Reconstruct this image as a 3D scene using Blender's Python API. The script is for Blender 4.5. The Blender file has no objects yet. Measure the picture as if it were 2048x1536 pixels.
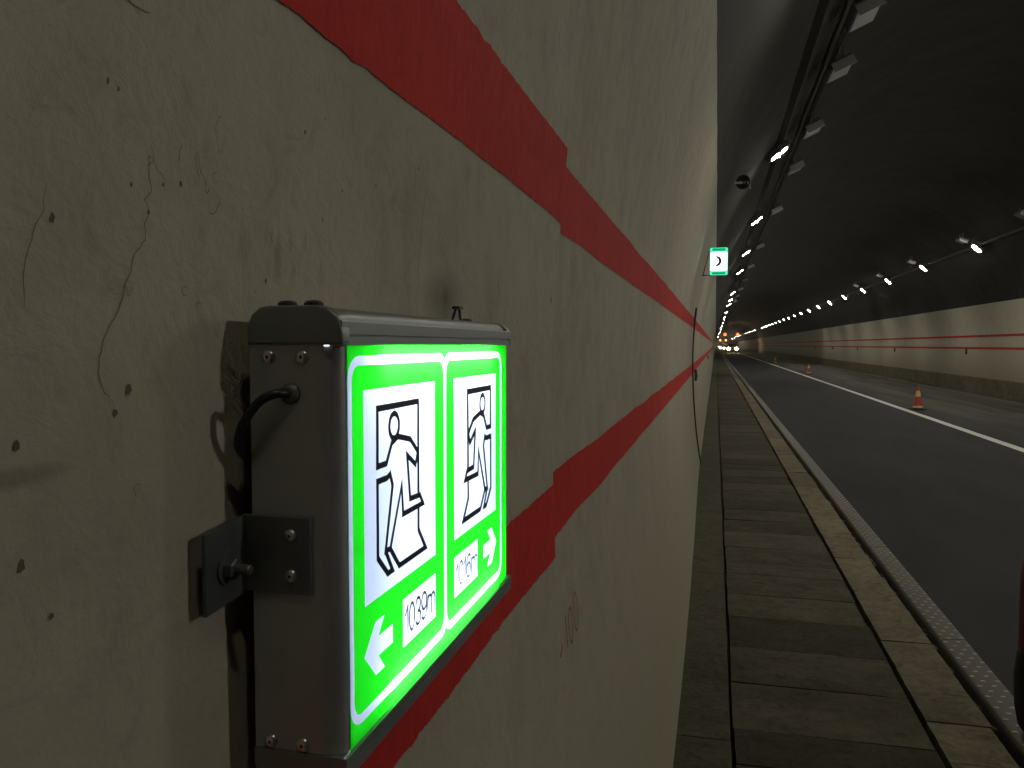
import bpy, bmesh, math, random
from mathutils import Vector, noise, Matrix
random.seed(7)
C = bpy.context.scene.collection
sc = bpy.context.scene

# ------------------------------------------------------------------ camera, world, exposure
cam_d = bpy.data.cameras.new('camera')
cam_d.sensor_width = 36.0
cam_d.lens = 1600.0 / 2048.0 * 36.0
cam_d.clip_start = 0.02
cam_d.clip_end = 2000.0
cam = bpy.data.objects.new('camera', cam_d)
C.objects.link(cam)
CAM_Z = 1.95
cam.location = (0, 0, CAM_Z)
cam.rotation_euler = (math.radians(90 - 2.791), 0, math.radians(14.256))
sc.camera = cam

w = bpy.data.worlds.new("World")
sc.world = w
w.use_nodes = True
bg = w.node_tree.nodes['Background']
sky = w.node_tree.nodes.new('ShaderNodeTexSky')
sky.sky_type = 'NISHITA'
sky.sun_disc = False
sky.sun_elevation = math.radians(1.0)
sky.sun_rotation = math.radians(180)
w.node_tree.links.new(sky.outputs[0], bg.inputs[0])
bg.inputs[1].default_value = 0.003
vs = sc.view_settings
vs.view_transform = 'Standard'
vs.look = 'None'
vs.exposure = 0.0
vs.gamma = 1.0
vs.use_curve_mapping = False
sc.cycles.max_bounces = 6
sc.cycles.diffuse_bounces = 3
sc.cycles.volume_bounces = 0
sc.cycles.use_adaptive_sampling = True
sc.cycles.adaptive_threshold = 0.03
sc.cycles.sample_clamp_indirect = 4.0
sc.cycles.use_denoising = True

LAMP_L = 315.0        # radiance of the lit tunnel lamps
TUBE_L = 8.5        # radiance of the tubes inside the exit sign

# ------------------------------------------------------------------ helpers
def tag(o, label=None, cat=None, group=None, kind=None):
    if label: o['label'] = label
    if cat: o['category'] = cat
    if group: o['group'] = group
    if kind: o['kind'] = kind
    return o

def mesh_obj(name, verts, faces, mat=None, parent=None, smooth=False):
    me = bpy.data.meshes.new(name)
    me.from_pydata([tuple(v) for v in verts], [], faces)
    me.update()
    if smooth:
        for p in me.polygons: p.use_smooth = True
    if mat: me.materials.append(mat)
    o = bpy.data.objects.new(name, me)
    C.objects.link(o)
    if parent: o.parent = parent
    return o

def empty(name, loc=(0, 0, 0)):
    o = bpy.data.objects.new(name, None)
    o.empty_display_size = 0.1
    C.objects.link(o)
    o.location = loc
    return o

class MB:
    def __init__(s): s.v = []; s.f = []
    def add(s, vs_, fs):
        n = len(s.v); s.v += [tuple(v) for v in vs_]; s.f += [tuple(i + n for i in f) for f in fs]; return s
    def box(s, x0, x1, y0, y1, z0, z1, M=None):
        vs_ = [Vector(p) for p in ((x0,y0,z0),(x1,y0,z0),(x1,y1,z0),(x0,y1,z0),(x0,y0,z1),(x1,y0,z1),(x1,y1,z1),(x0,y1,z1))]
        if M is not None: vs_ = [M @ v for v in vs_]
        return s.add(vs_, [(0,3,2,1),(4,5,6,7),(0,1,5,4),(1,2,6,5),(2,3,7,6),(3,0,4,7)])
    def prism(s, outline, a0, a1, axis='y', M=None):
        """outline in the plane across axis, extruded a0..a1"""
        n = len(outline)
        def P(p, a):
            q = {'x': (a, p[0], p[1]), 'y': (p[0], a, p[1]), 'z': (p[0], p[1], a)}[axis]
            q = Vector(q)
            return M @ q if M is not None else q
        vs_ = [P(p, a0) for p in outline] + [P(p, a1) for p in outline]
        fs = [(i, (i+1) % n, (i+1) % n + n, i + n) for i in range(n)]
        fs += [tuple(reversed(range(n))), tuple(range(n, 2*n))]
        return s.add(vs_, fs)
    def lathe(s, prof, seg=20, M=None):
        """prof: (radius, height) pairs about local z"""
        vs_ = []; fs = []
        for r, h in prof:
            for k in range(seg):
                a = 2*math.pi*k/seg
                v = Vector((r*math.cos(a), r*math.sin(a), h))
                vs_.append(M @ v if M is not None else v)
        for i in range(len(prof)-1):
            for k in range(seg):
                k2 = (k+1) % seg
                fs.append((i*seg+k, i*seg+k2, (i+1)*seg+k2, (i+1)*seg+k))
        fs.append(tuple(reversed(range(seg))))
        fs.append(tuple(range((len(prof)-1)*seg, len(prof)*seg)))
        return s.add(vs_, fs)
    def tube(s, pts, r, seg=10):
        pts = [Vector(p) for p in pts]
        vs_ = []; fs = []
        up = None
        for i, p in enumerate(pts):
            t = (pts[min(i+1, len(pts)-1)] - pts[max(i-1, 0)]).normalized()
            if up is None:
                up = t.orthogonal().normalized()
            up = (up - t*up.dot(t)).normalized()
            b = t.cross(up)
            rr = r[i] if isinstance(r, (list, tuple)) else r
            for k in range(seg):
                a = 2*math.pi*k/seg
                vs_.append(p + (up*math.cos(a) + b*math.sin(a))*rr)
        for i in range(len(pts)-1):
            for k in range(seg):
                k2 = (k+1) % seg
                fs.append((i*seg+k, i*seg+k2, (i+1)*seg+k2, (i+1)*seg+k))
        fs.append(tuple(reversed(range(seg)))); fs.append(tuple(range((len(pts)-1)*seg, len(pts)*seg)))
        return s.add(vs_, fs)
    def build(s, name, mat=None, parent=None, smooth=False, bevel=0, seg=2):
        o = mesh_obj(name, s.v, s.f, mat, parent, smooth)
        bm = bmesh.new(); bm.from_mesh(o.data)
        bmesh.ops.recalc_face_normals(bm, faces=bm.faces)
        if bevel:
            es = [e for e in bm.edges if len(e.link_faces) == 2 and e.calc_face_angle(0) > 0.5]
            bmesh.ops.bevel(bm, geom=es, offset=bevel, segments=seg, affect='EDGES', profile=0.5, clamp_overlap=True)
            for f in bm.faces: f.smooth = True
        bm.to_mesh(o.data); bm.free()
        if bevel:
            try: o.data.set_sharp_from_angle(angle=0.6)
            except Exception: pass
        elif smooth:
            try: o.data.set_sharp_from_angle(angle=0.7)
            except Exception: pass
        return o

def copy_tree(o, parent=None):
    c = o.copy(); C.objects.link(c)
    if parent: c.parent = parent
    for ch in [x for x in o.children]:
        copy_tree(ch, c)
    return c

# ------------------------------------------------------------------ materials
def new_mat(name):
    m = bpy.data.materials.new(name); m.use_nodes = True
    nt = m.node_tree
    return m, nt, nt.nodes['Principled BSDF']

def N(nt, t, **kw):
    n = nt.nodes.new(t)
    for k, v in kw.items():
        if k.startswith('i_'):
            n.inputs[k[2:].replace('_', ' ')].default_value = v
        else:
            setattr(n, k, v)
    return n

def ramp(nt, fac, stops):
    r = nt.nodes.new('ShaderNodeValToRGB')
    e = r.color_ramp.elements
    while len(e) < len(stops): e.new(0.5)
    for i, (p, c) in enumerate(stops):
        e[i].position = p
        e[i].color = (c, c, c, 1) if isinstance(c, (int, float)) else (*c, 1)
    nt.links.new(fac, r.inputs[0])
    return r.outputs[0]

def mixc(nt, fac, a, b, mode='MIX'):
    m = nt.nodes.new('ShaderNodeMix'); m.data_type = 'RGBA'; m.blend_type = mode
    for sock, v in ((m.inputs[0], fac), (m.inputs[6], a), (m.inputs[7], b)):
        if isinstance(v, (int, float)): sock.default_value = v
        elif isinstance(v, tuple): sock.default_value = (*v, 1)
        else: nt.links.new(v, sock)
    return m.outputs[2]

def math_n(nt, op, a, b=None, c=None, clamp=False):
    m = nt.nodes.new('ShaderNodeMath'); m.operation = op; m.use_clamp = clamp
    for i, v in enumerate((a, b, c)):
        if v is None: continue
        if isinstance(v, (int, float)): m.inputs[i].default_value = v
        else: nt.links.new(v, m.inputs[i])
    return m.outputs[0]

def coords(nt, scale=(1, 1, 1), kind='Object', loc=(0, 0, 0)):
    tc = nt.nodes.new('ShaderNodeTexCoord')
    mp = nt.nodes.new('ShaderNodeMapping')
    mp.inputs['Scale'].default_value = scale
    mp.inputs['Location'].default_value = loc
    nt.links.new(tc.outputs[kind], mp.inputs[0])
    return mp.outputs[0]

def noise_n(nt, vec, scale, detail=4, rough=0.55, dist=0.0):
    n = nt.nodes.new('ShaderNodeTexNoise')
    n.inputs['Scale'].default_value = scale
    n.inputs['Detail'].default_value = detail
    n.inputs['Roughness'].default_value = rough
    n.inputs['Distortion'].default_value = dist
    nt.links.new(vec, n.inputs['Vector'])
    return n.outputs['Fac']

def bump(nt, bsdf, h, strength=0.3, dist=0.01, prev=None):
    b = nt.nodes.new('ShaderNodeBump')
    b.inputs['Strength'].default_value = strength
    b.inputs['Distance'].default_value = dist
    nt.links.new(h, b.inputs['Height'])
    if prev is not None: nt.links.new(prev, b.inputs['Normal'])
    nt.links.new(b.outputs[0], bsdf.inputs['Normal'])
    return b.outputs[0]

def simple(name, col, rough=0.6, metal=0.0, var=0.25, scale=30.0, bmp=0.15, bdist=0.002, spec=0.5):
    m, nt, b = new_mat(name)
    v = coords(nt)
    n1 = noise_n(nt, v, scale, 5, 0.6)
    f = ramp(nt, n1, [(0.3, 1 - var), (0.7, 1 + var*0.6)])
    nt.links.new(mixc(nt, 1.0, tuple(col), f, 'MULTIPLY'), b.inputs['Base Color'])
    b.inputs['Roughness'].default_value = rough
    b.inputs['Metallic'].default_value = metal
    b.inputs['Specular IOR Level'].default_value = spec
    if bmp: bump(nt, b, n1, bmp, bdist)
    return m

def emit(name, col, strength, sampled=True):
    m = bpy.data.materials.new(name); m.use_nodes = True
    nt = m.node_tree; nt.nodes.clear()
    e = nt.nodes.new('ShaderNodeEmission'); o = nt.nodes.new('ShaderNodeOutputMaterial')
    e.inputs[0].default_value = (*col, 1); e.inputs[1].default_value = strength
    nt.links.new(e.outputs[0], o.inputs[0])
    if not sampled:
        m.cycles.emission_sampling = 'NONE'
    return m

def translucent(name, col, dirt=0.06):
    m = bpy.data.materials.new(name); m.use_nodes = True
    nt = m.node_tree; nt.nodes.clear()
    t = nt.nodes.new('ShaderNodeBsdfTranslucent'); g = nt.nodes.new('ShaderNodeBsdfGlossy')
    mx = nt.nodes.new('ShaderNodeMixShader'); o = nt.nodes.new('ShaderNodeOutputMaterial')
    v = coords(nt)
    n1 = noise_n(nt, v, 9.0, 3)
    f = ramp(nt, n1, [(0.3, 1 - dirt), (0.7, 1.0)])
    nt.links.new(mixc(nt, 1.0, tuple(col), f, 'MULTIPLY'), t.inputs[0])
    g.inputs['Roughness'].default_value = 0.25
    g.inputs[0].default_value = (0.8, 0.8, 0.8, 1)
    mx.inputs[0].default_value = 0.03
    nt.links.new(t.outputs[0], mx.inputs[1]); nt.links.new(g.outputs[0], mx.inputs[2])
    nt.links.new(mx.outputs[0], o.inputs[0])
    return m

def wall_material(name, near=False):
    m, nt, b = new_mat(name)
    v = coords(nt)
    big = noise_n(nt, v, 1.3, 5, 0.6)
    midn = noise_n(nt, v, 9.0, 6, 0.6, 0.4)
    fine = noise_n(nt, v, 120.0, 4, 0.6)
    streakv = coords(nt, (1, 3.0, 0.18))
    streak = noise_n(nt, streakv, 5.0, 5, 0.65)
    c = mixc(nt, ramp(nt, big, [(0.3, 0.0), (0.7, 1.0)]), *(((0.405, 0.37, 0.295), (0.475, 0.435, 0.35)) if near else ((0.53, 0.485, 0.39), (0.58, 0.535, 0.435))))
    c = mixc(nt, 1.0, c, ramp(nt, midn, [(0.25, 0.78), (0.5, 0.97), (0.8, 1.06)]), 'MULTIPLY')
    c = mixc(nt, 1.0, c, ramp(nt, streak, [(0.25, 0.92), (0.55, 1.0)]), 'MULTIPLY')
    # greenish and pinkish drifts of old paint
    tint = noise_n(nt, v, 4.0, 3)
    c = mixc(nt, ramp(nt, tint, [(0.35, 0.0), (0.75, 0.35)]), c, (0.40, 0.41, 0.285))
    m2 = noise_n(nt, v, 24.0, 7, 0.7, 1.5)
    c = mixc(nt, 1.0, c, ramp(nt, m2, [(0.3, 0.84), (0.46, 0.99), (0.62, 1.0), (0.75, 1.07)]), 'MULTIPLY')
    # sparse specks
    sp = nt.nodes.new('ShaderNodeTexVoronoi'); sp.inputs['Scale'].default_value = 38.0
    nt.links.new(v, sp.inputs['Vector'])
    spm = ramp(nt, sp.outputs['Distance'], [(0.03, 1.0), (0.07, 0.0)])
    gate = ramp(nt, noise_n(nt, v, 7.0, 2), [(0.6, 0.0), (0.66, 1.0)])
    fac = math_n(nt, 'MULTIPLY', math_n(nt, 'MULTIPLY', spm, gate), 0.45)
    c = mixc(nt, fac, c, (0.10, 0.085, 0.06))
    # grime rising from the walkway, deepened to paint in shade low down
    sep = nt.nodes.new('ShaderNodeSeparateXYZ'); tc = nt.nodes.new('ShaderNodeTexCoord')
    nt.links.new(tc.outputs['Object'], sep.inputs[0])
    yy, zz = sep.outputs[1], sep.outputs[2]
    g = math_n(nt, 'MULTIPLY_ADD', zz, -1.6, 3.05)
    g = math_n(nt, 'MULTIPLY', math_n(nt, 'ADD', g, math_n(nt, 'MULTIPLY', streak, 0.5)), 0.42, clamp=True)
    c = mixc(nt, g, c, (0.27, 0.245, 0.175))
    if near:
        def blob(y0, z0, ry, rz):
            a = math_n(nt, 'POWER', math_n(nt, 'DIVIDE', math_n(nt, 'SUBTRACT', yy, y0), ry), 2.0)
            d = math_n(nt, 'POWER', math_n(nt, 'DIVIDE', math_n(nt, 'SUBTRACT', zz, z0), rz), 2.0)
            # the power node is fine with negative bases only for even integers
            return math_n(nt, 'SUBTRACT', 1.0, math_n(nt, 'SQRT', math_n(nt, 'ADD', a, d)), clamp=True)
        sv = coords(nt, (1, 90.0, 24.0))
        scr = ramp(nt, noise_n(nt, sv, 1.0, 3, 0.6, 0.3), [(0.5, 0.0), (0.62, 1.0)])
        # scuffed patch above the sign, rubbed with something dark
        f1 = math_n(nt, 'MULTIPLY', math_n(nt, 'MULTIPLY', blob(0.50, 2.010, 0.085, 0.022), 2.2, clamp=True), math_n(nt, 'MULTIPLY', scr, 0.4))
        c = mixc(nt, f1, c, (0.17, 0.155, 0.115))
        # sooty smear over the lug
        f2 = math_n(nt, 'MULTIPLY', blob(0.80, 2.000, 0.075, 0.036), ramp(nt, midn, [(0.3, 0.4), (0.6, 1.0)]))
        c = mixc(nt, math_n(nt, 'MULTIPLY', f2, 0.95, clamp=True), c, (0.10, 0.095, 0.08))
        f3 = math_n(nt, 'MULTIPLY', math_n(nt, 'MULTIPLY', blob(0.262, 1.895, 0.04, 0.006), 1.6, clamp=True), 0.55)
        c = mixc(nt, f3, c, (0.17, 0.15, 0.11))
    nt.links.new(c, b.inputs['Base Color'])
    b.inputs['Roughness'].default_value = 0.85
    b.inputs['Specular IOR Level'].default_value = 0.12
    n0 = bump(nt, b, midn, 0.5, 0.008)
    n0 = bump(nt, b, m2, 0.35, 0.004, n0)
    n1 = bump(nt, b, fine, 0.5, 0.0012, n0)
    trow = noise_n(nt, coords(nt, (1, 60, 14)), 1.0, 4, 0.6)
    bump(nt, b, trow, 0.22, 0.002, n1)
    return m

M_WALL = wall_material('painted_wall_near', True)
M_WALL_R = wall_material('painted_wall_far', False)  # lighter colour here stands in for direct lamp light on the right wall

def stripe_material():
    m, nt, b = new_mat('red_stripe_paint')
    v = coords(nt)
    n1 = noise_n(nt, v, 6.0, 5, 0.6)
    n2 = noise_n(nt, v, 45.0, 5, 0.65)
    n3 = noise_n(nt, coords(nt, (1, 60, 14)), 1.0, 4, 0.6)
    c = mixc(nt, ramp(nt, n1, [(0.3, 0.0), (0.7, 1.0)]), (0.47, 0.030, 0.025), (0.56, 0.042, 0.034))
    c = mixc(nt, 1.0, c, ramp(nt, n2, [(0.25, 0.8), (0.6, 1.0)]), 'MULTIPLY')
    worn = ramp(nt, n2, [(0.62, 0.0), (0.74, 0.6)])
    c = mixc(nt, worn, c, (0.16, 0.05, 0.04))
    nt.links.new(c, b.inputs['Base Color'])
    b.inputs['Roughness'].default_value = 0.75
    b.inputs['Specular IOR Level'].default_value = 0.08
    a = bump(nt, b, n2, 0.3, 0.002)
    bump(nt, b, n3, 0.35, 0.0025, a)
    return m
M_RED = stripe_material()

def concrete(name, c1, c2, dark, rnd=0.25, scale=4.0):
    m, nt, b = new_mat(name)
    v = coords(nt)
    tc = nt.nodes.new('ShaderNodeTexCoord')
    oi = nt.nodes.new('ShaderNodeObjectInfo')
    add = nt.nodes.new('ShaderNodeVectorMath'); add.operation = 'ADD'
    sc_ = nt.nodes.new('ShaderNodeVectorMath'); sc_.operation = 'SCALE'; sc_.inputs[3].default_value = 40.0
    comb = nt.nodes.new('ShaderNodeCombineXYZ')
    nt.links.new(oi.outputs['Random'], comb.inputs[0]); nt.links.new(oi.outputs['Random'], comb.inputs[1])
    nt.links.new(comb.outputs[0], sc_.inputs[0])
    nt.links.new(v, add.inputs[0]); nt.links.new(sc_.outputs[0], add.inputs[1])
    vv = add.outputs[0]
    n1 = noise_n(nt, vv, scale, 6, 0.62, 0.5)
    n2 = noise_n(nt, vv, 38.0, 5, 0.65)
    st = nt.nodes.new('ShaderNodeMapping'); st.inputs['Scale'].default_value = (1.6, 6.0, 1.0)
    nt.links.new(vv, st.inputs[0])
    n3 = noise_n(nt, st.outputs[0], 1.0, 5, 0.6, 0.6)
    c = mixc(nt, ramp(nt, n1, [(0.3, 0.0), (0.7, 1.0)]), tuple(c1), tuple(c2))
    c = mixc(nt, ramp(nt, n3, [(0.5, 0.0), (0.75, 0.28)]), c, tuple(dark))
    nb = noise_n(nt, vv, 11.0, 6, 0.7, 1.2)
    c = mixc(nt, ramp(nt, nb, [(0.48, 0.0), (0.68, 0.7)]), c, tuple(dark))
    c = mixc(nt, 1.0, c, ramp(nt, n2, [(0.25, 0.75), (0.65, 1.08)]), 'MULTIPLY')
    r = ramp(nt, oi.outputs['Random'], [(0.0, 1 - rnd), (1.0, 1 + rnd)])
    c = mixc(nt, 1.0, c, r, 'MULTIPLY')
    nt.links.new(c, b.inputs['Base Color'])
    b.inputs['Roughness'].default_value = 0.9
    b.inputs['Specular IOR Level'].default_value = 0.12
    a = bump(nt, b, n1, 0.4, 0.008)
    bump(nt, b, n2, 0.9, 0.004, a)
    return m
M_SLAB = concrete('slab_concrete', (0.047, 0.042, 0.028), (0.080, 0.073, 0.049), (0.032, 0.028, 0.017), 0.32)
M_EDGE = concrete('edge_concrete', (0.055, 0.050, 0.033), (0.082, 0.075, 0.051), (0.034, 0.03, 0.02), 0.08)
M_KERB = concrete('kerb_concrete', (0.122, 0.105, 0.070), (0.185, 0.16, 0.11), (0.055, 0.046, 0.03), 0.16, 7.0)
M_DADO = concrete('dado_concrete', (0.12, 0.108, 0.07), (0.21, 0.19, 0.125), (0.06, 0.05, 0.03), 0.1, 2.0)
M_DIRT = simple('dark_dirt', (0.035, 0.03, 0.022), 0.95, scale=50, bmp=0.5, bdist=0.01, spec=0.1)

def ceiling_material():
    m, nt, b = new_mat('sooty_ceiling_concrete')
    v = coords(nt)
    n1 = noise_n(nt, coords(nt, (1, 1.4, 0.25)), 1.2, 6, 0.6, 0.4)
    n2 = noise_n(nt, v, 14.0, 5, 0.6)
    c = mixc(nt, ramp(nt, n1, [(0.3, 0.0), (0.7, 1.0)]), (0.016, 0.0155, 0.012), (0.029, 0.027, 0.0205))
    c = mixc(nt, 1.0, c, ramp(nt, n2, [(0.25, 0.8), (0.65, 1.1)]), 'MULTIPLY')
    nt.links.new(c, b.inputs['Base Color'])
    b.inputs['Roughness'].default_value = 0.9
    b.inputs['Specular IOR Level'].default_value = 0.15
    bump(nt, b, n2, 0.4, 0.01)
    return m
M_CEIL = ceiling_material()

def asphalt_material():
    m, nt, b = new_mat('asphalt')
    v = coords(nt)
    n1 = noise_n(nt, coords(nt, (1.0, 0.25, 1)), 1.2, 5, 0.6, 0.5)
    n2 = noise_n(nt, v, 160.0, 3, 0.7)
    n4 = noise_n(nt, coords(nt, (1.6, 0.12, 1)), 1.0, 4, 0.55, 0.6)
    c = mixc(nt, ramp(nt, n1, [(0.3, 0.0), (0.7, 1.0)]), (0.016, 0.0165, 0.0155), (0.028, 0.028, 0.026))
    c = mixc(nt, 1.0, c, ramp(nt, n2, [(0.3, 0.65), (0.7, 1.35)]), 'MULTIPLY')
    # dust lying in the coned-off lane
    sep = nt.nodes.new('ShaderNodeSeparateXYZ'); tc = nt.nodes.new('ShaderNodeTexCoord')
    nt.links.new(tc.outputs['Object'], sep.inputs[0])
    side = math_n(nt, 'MULTIPLY_ADD', sep.outputs[0], 0.9, -5.1, clamp=True)
    d = math_n(nt, 'MULTIPLY', side, ramp(nt, n4, [(0.35, 0.15), (0.62, 0.95)]))
    c = mixc(nt, d, c, (0.085, 0.08, 0.058))
    nt.links.new(c, b.inputs['Base Color'])
    b.inputs['Roughness'].default_value = 0.8
    b.inputs['Specular IOR Level'].default_value = 0.12
    bump(nt, b, n2, 0.6, 0.003)
    return m
M_ROAD = asphalt_material()
M_LINE = simple('road_line_paint', (0.62, 0.60, 0.55), 0.7, var=0.25, scale=20)

def brushed(name, col, rough, metal=0.85, var=0.12):
    m, nt, b = new_mat(name)
    n1 = noise_n(nt, coords(nt, (30, 400, 400)), 1.0, 3, 0.5)
    n2 = noise_n(nt, coords(nt), 25.0, 5, 0.6)
    f = ramp(nt, n2, [(0.3, 1 - var), (0.7, 1.0 + var*0.5)])
    nt.links.new(mixc(nt, 1.0, tuple(col), f, 'MULTIPLY'), b.inputs['Base Color'])
    b.inputs['Roughness'].default_value = rough
    nt.links.new(ramp(nt, n2, [(0.3, rough*0.85), (0.7, min(1, rough*1.25))]), b.inputs['Roughness'])
    b.inputs['Metallic'].default_value = metal
    bump(nt, b, n1, 0.04, 0.0005)
    return m
M_ALU = brushed('anodised_aluminium', (0.37, 0.385, 0.385), 0.42, 0.55)
M_ALU_D = brushed('rail_aluminium', (0.22, 0.245, 0.24), 0.45, 0.6)
M_STEEL = brushed('galvanised_bracket', (0.15, 0.165, 0.165), 0.5, 0.7, 0.3)
M_RIVET = brushed('rivet_metal', (0.60, 0.60, 0.58), 0.3, 0.9)
M_BLACKP = simple('black_plastic', (0.018, 0.018, 0.02), 0.45, var=0.2, scale=60, bmp=0.05)
M_BLACKCABLE = simple('black_cable_rubber', (0.014, 0.015, 0.017), 0.4, var=0.15, scale=80, bmp=0.05)
M_INK = simple('black_print', (0.010, 0.014, 0.028), 0.55, var=0.05, bmp=0)
M_REFL = simple('white_reflector_liner', (0.85, 0.85, 0.85), 0.8, var=0.02, bmp=0)
M_TGREEN = translucent('green_backlit_film', (0.0095, 0.50, 0.0105))
M_TWHITE = translucent('white_backlit_film', (0.50, 0.57, 0.78), 0.03)
M_TUBE = emit('lit_tube', (0.92, 0.97, 1.0), TUBE_L)
M_LENS = emit('lit_lamp_lens', (1.0, 0.94, 0.80), LAMP_L)
M_LENS_W = emit('lit_lamp_lens_white', (1.0, 0.965, 0.87), LAMP_L)
M_LENS_FAR = emit('lit_lamp_lens_far', (1.0, 0.95, 0.76), LAMP_L*0.5)
M_LENS_DIM = emit('lit_lamp_lens_dim', (1.0, 0.90, 0.74), LAMP_L*0.3)  # output turned down to balance the tone of the left wall
M_DEADLENS = simple('unlit_lens_glass', (0.15, 0.155, 0.15), 0.35, var=0.1, bmp=0.02)
M_LAMPBODY = simple('grey_lamp_housing', (0.07, 0.07, 0.067), 0.55, var=0.2, scale=25)
M_TRAY = simple('black_cable_tray', (0.02, 0.02, 0.018), 0.7, var=0.3, scale=8)
M_DUCT = brushed('checker_plate_steel', (0.075, 0.066, 0.052), 0.6, 0.3, 0.35)
M_STUD = brushed('raised_stud_glint', (0.30, 0.285, 0.25), 0.4, 0.5, 0.15)  # pale colour paints in the light the studs catch
M_CRACK = simple('crack_dirt', (0.17, 0.145, 0.105), 0.95, var=0.3, bmp=0)
M_PIT = simple('pit_dirt', (0.11, 0.09, 0.062), 0.95, var=0.3, bmp=0)
M_GRAF = simple('red_brown_marker', (0.24, 0.06, 0.05), 0.8, var=0.4, scale=60, bmp=0)
M_CONE_R = simple('cone_red_plastic', (0.45, 0.05, 0.025), 0.5, var=0.3, scale=12)
M_CONE_Y = simple('cone_yellow_reflective', (0.62, 0.52, 0.20), 0.4, var=0.15, scale=18)
M_CONE_B = simple('cone_black_rubber', (0.012, 0.012, 0.012), 0.7, var=0.2)
M_DRUM = simple('dull_red_plastic', (0.12, 0.022, 0.014), 0.5, var=0.25, scale=12)

# ------------------------------------------------------------------ tunnel cross-section
XC, R0, ZC = 5.05, 5.35, 1.80      # centre line, arch radius, springing height
def smooth01(t):
    t = max(0.0, min(1.0, t)); return t*t*(3-2*t)
def wall_x(y, z):
    """face of the left wall"""
    x = -0.281
    x += -0.027 * smooth01((y - 1.404) / 0.006)
    if y > 1.41: x += 0.012 * smooth01((y - 1.41) / 7.0)
    dz = z - ZC
    if dz > 0: s = dz*dz/10.4
    else:
        sb = 0.172 - 0.06*smooth01((y - 3.5)/8.0)
        s = sb*(dz/1.41)**2
    x += s
    a = 0.35
    x += 0.0035*a*noise.noise((y*1.1, z*1.3, 3.1)) + 0.0018*a*noise.noise((y*3.3, z*3.0, 9.7))
    if y > 1.41: x += 0.005*smooth01((y - 1.5)/3)*noise.noise((y*0.3, z*0.5, 1.3))
    return x

def stations(y0, y1, near, grow, ymax_near, extra=()):
    ys = []; y = y0
    while y < ymax_near: ys.append(y); y += near
    step = near
    while y < y1: ys.append(y); step *= grow; step = min(step, 12.0); y += step
    ys.append(y1)
    ys = sorted(set([round(v, 5) for v in ys] + list(extra)))
    return ys
NOTCH = (1.402, 1.404, 1.4055, 1.407, 1.4085, 1.410, 1.412)
Y_END = 900.0

def sheet(name, ys, rows, fn, mat, parent=None, smooth=True, flip=False):
    vs_, fs = [], []
    nr = len(rows)
    for y in ys:
        for r in rows: vs_.append(fn(y, r))
    for i in range(len(ys)-1):
        for j in range(nr-1):
            q = (i*nr+j, i*nr+j+1, (i+1)*nr+j+1, (i+1)*nr+j)
            fs.append(tuple(reversed(q)) if flip else q)
    return mesh_obj(name, vs_, fs, mat, parent, smooth)

Z_TOP = 3.54
rows = [0.30 + (Z_TOP-0.30)*i/70 for i in range(71)]
ys = stations(-14.0, -0.7, 0.5, 1.0, -1.0) + stations(-0.6, Y_END, 0.022, 1.05, 3.0, NOTCH)
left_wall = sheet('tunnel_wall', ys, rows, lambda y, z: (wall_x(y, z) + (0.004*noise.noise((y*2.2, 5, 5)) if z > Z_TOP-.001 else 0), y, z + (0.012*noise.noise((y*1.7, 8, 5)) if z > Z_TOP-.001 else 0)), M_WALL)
tag(left_wall, 'off-white painted concrete tunnel wall close on the left, carrying the big green exit sign', kind='structure')

# painted red stripes on the left wall
def stripe(z0, z1, seed, label):
    ysn = stations(-0.6, 2.6, 0.005, 1.0, 2.6, NOTCH) + stations(2.61, Y_END, 0.012, 1.03, 3.4)
    k = 10
    vs_, fs = [], []
    for y in ysn:
        f = 1.0 if y < 4 else 0.6
        j0 = f*(0.0028*noise.noise((y*38, seed, 1)) + 0.0022*noise.noise((y*150, seed, 2)) + 0.006*noise.noise((y*2.5, seed, 4)) - 0.002*abs(noise.noise((y*70, seed, 8))))
        j1 = f*(0.0024*noise.noise((y*38, seed, 5)) + 0.0020*noise.noise((y*150, seed, 6)) + 0.006*noise.noise((y*2.1, seed, 7)) + 0.002*abs(noise.noise((y*70, seed, 9))))
        w0, w1 = z0 + j0, z1 + j1
        if z1 < 1.8: w1 -= 0.030*(1-smooth01((y-0.42)/0.30))
        for i in range(k+1):
            z = w0 + (w1-w0)*i/k
            vs_.append((wall_x(y, z) + 0.0013, y, z))
    n = k+1
    for i in range(len(ysn)-1):
        for j in range(k):
            fs.append((i*n+j, i*n+j+1, (i+1)*n+j+1, (i+1)*n+j))
    o = mesh_obj('red_stripe', vs_, fs, M_RED, left_wall, True)
    o['label'] = label
stripe(2.168, 2.294, 1.0, 'upper red painted stripe along the left wall')
stripe(1.571, 1.700, 7.0, 'lower red painted stripe along the left wall')

# hairline cracks and pits in the near wall: (y, z) measured on the wall
def PX(px, py, X=-0.279):
    """a point of the photograph laid onto the wall face x = X"""
    f = 1600.0
    psi = math.radians(14.2557); phi = math.radians(2.79096)
    F = Vector((-math.sin(psi)*math.cos(phi), math.cos(psi)*math.cos(phi), -math.sin(phi)))
    Rv = Vector((math.cos(psi), math.sin(psi), 0)); U = Rv.cross(F)
    d = F + Rv*(px-1024)/f - U*(py-768)/f
    t = X/d.x
    return (d.y*t, CAM_Z + d.z*t)

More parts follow.
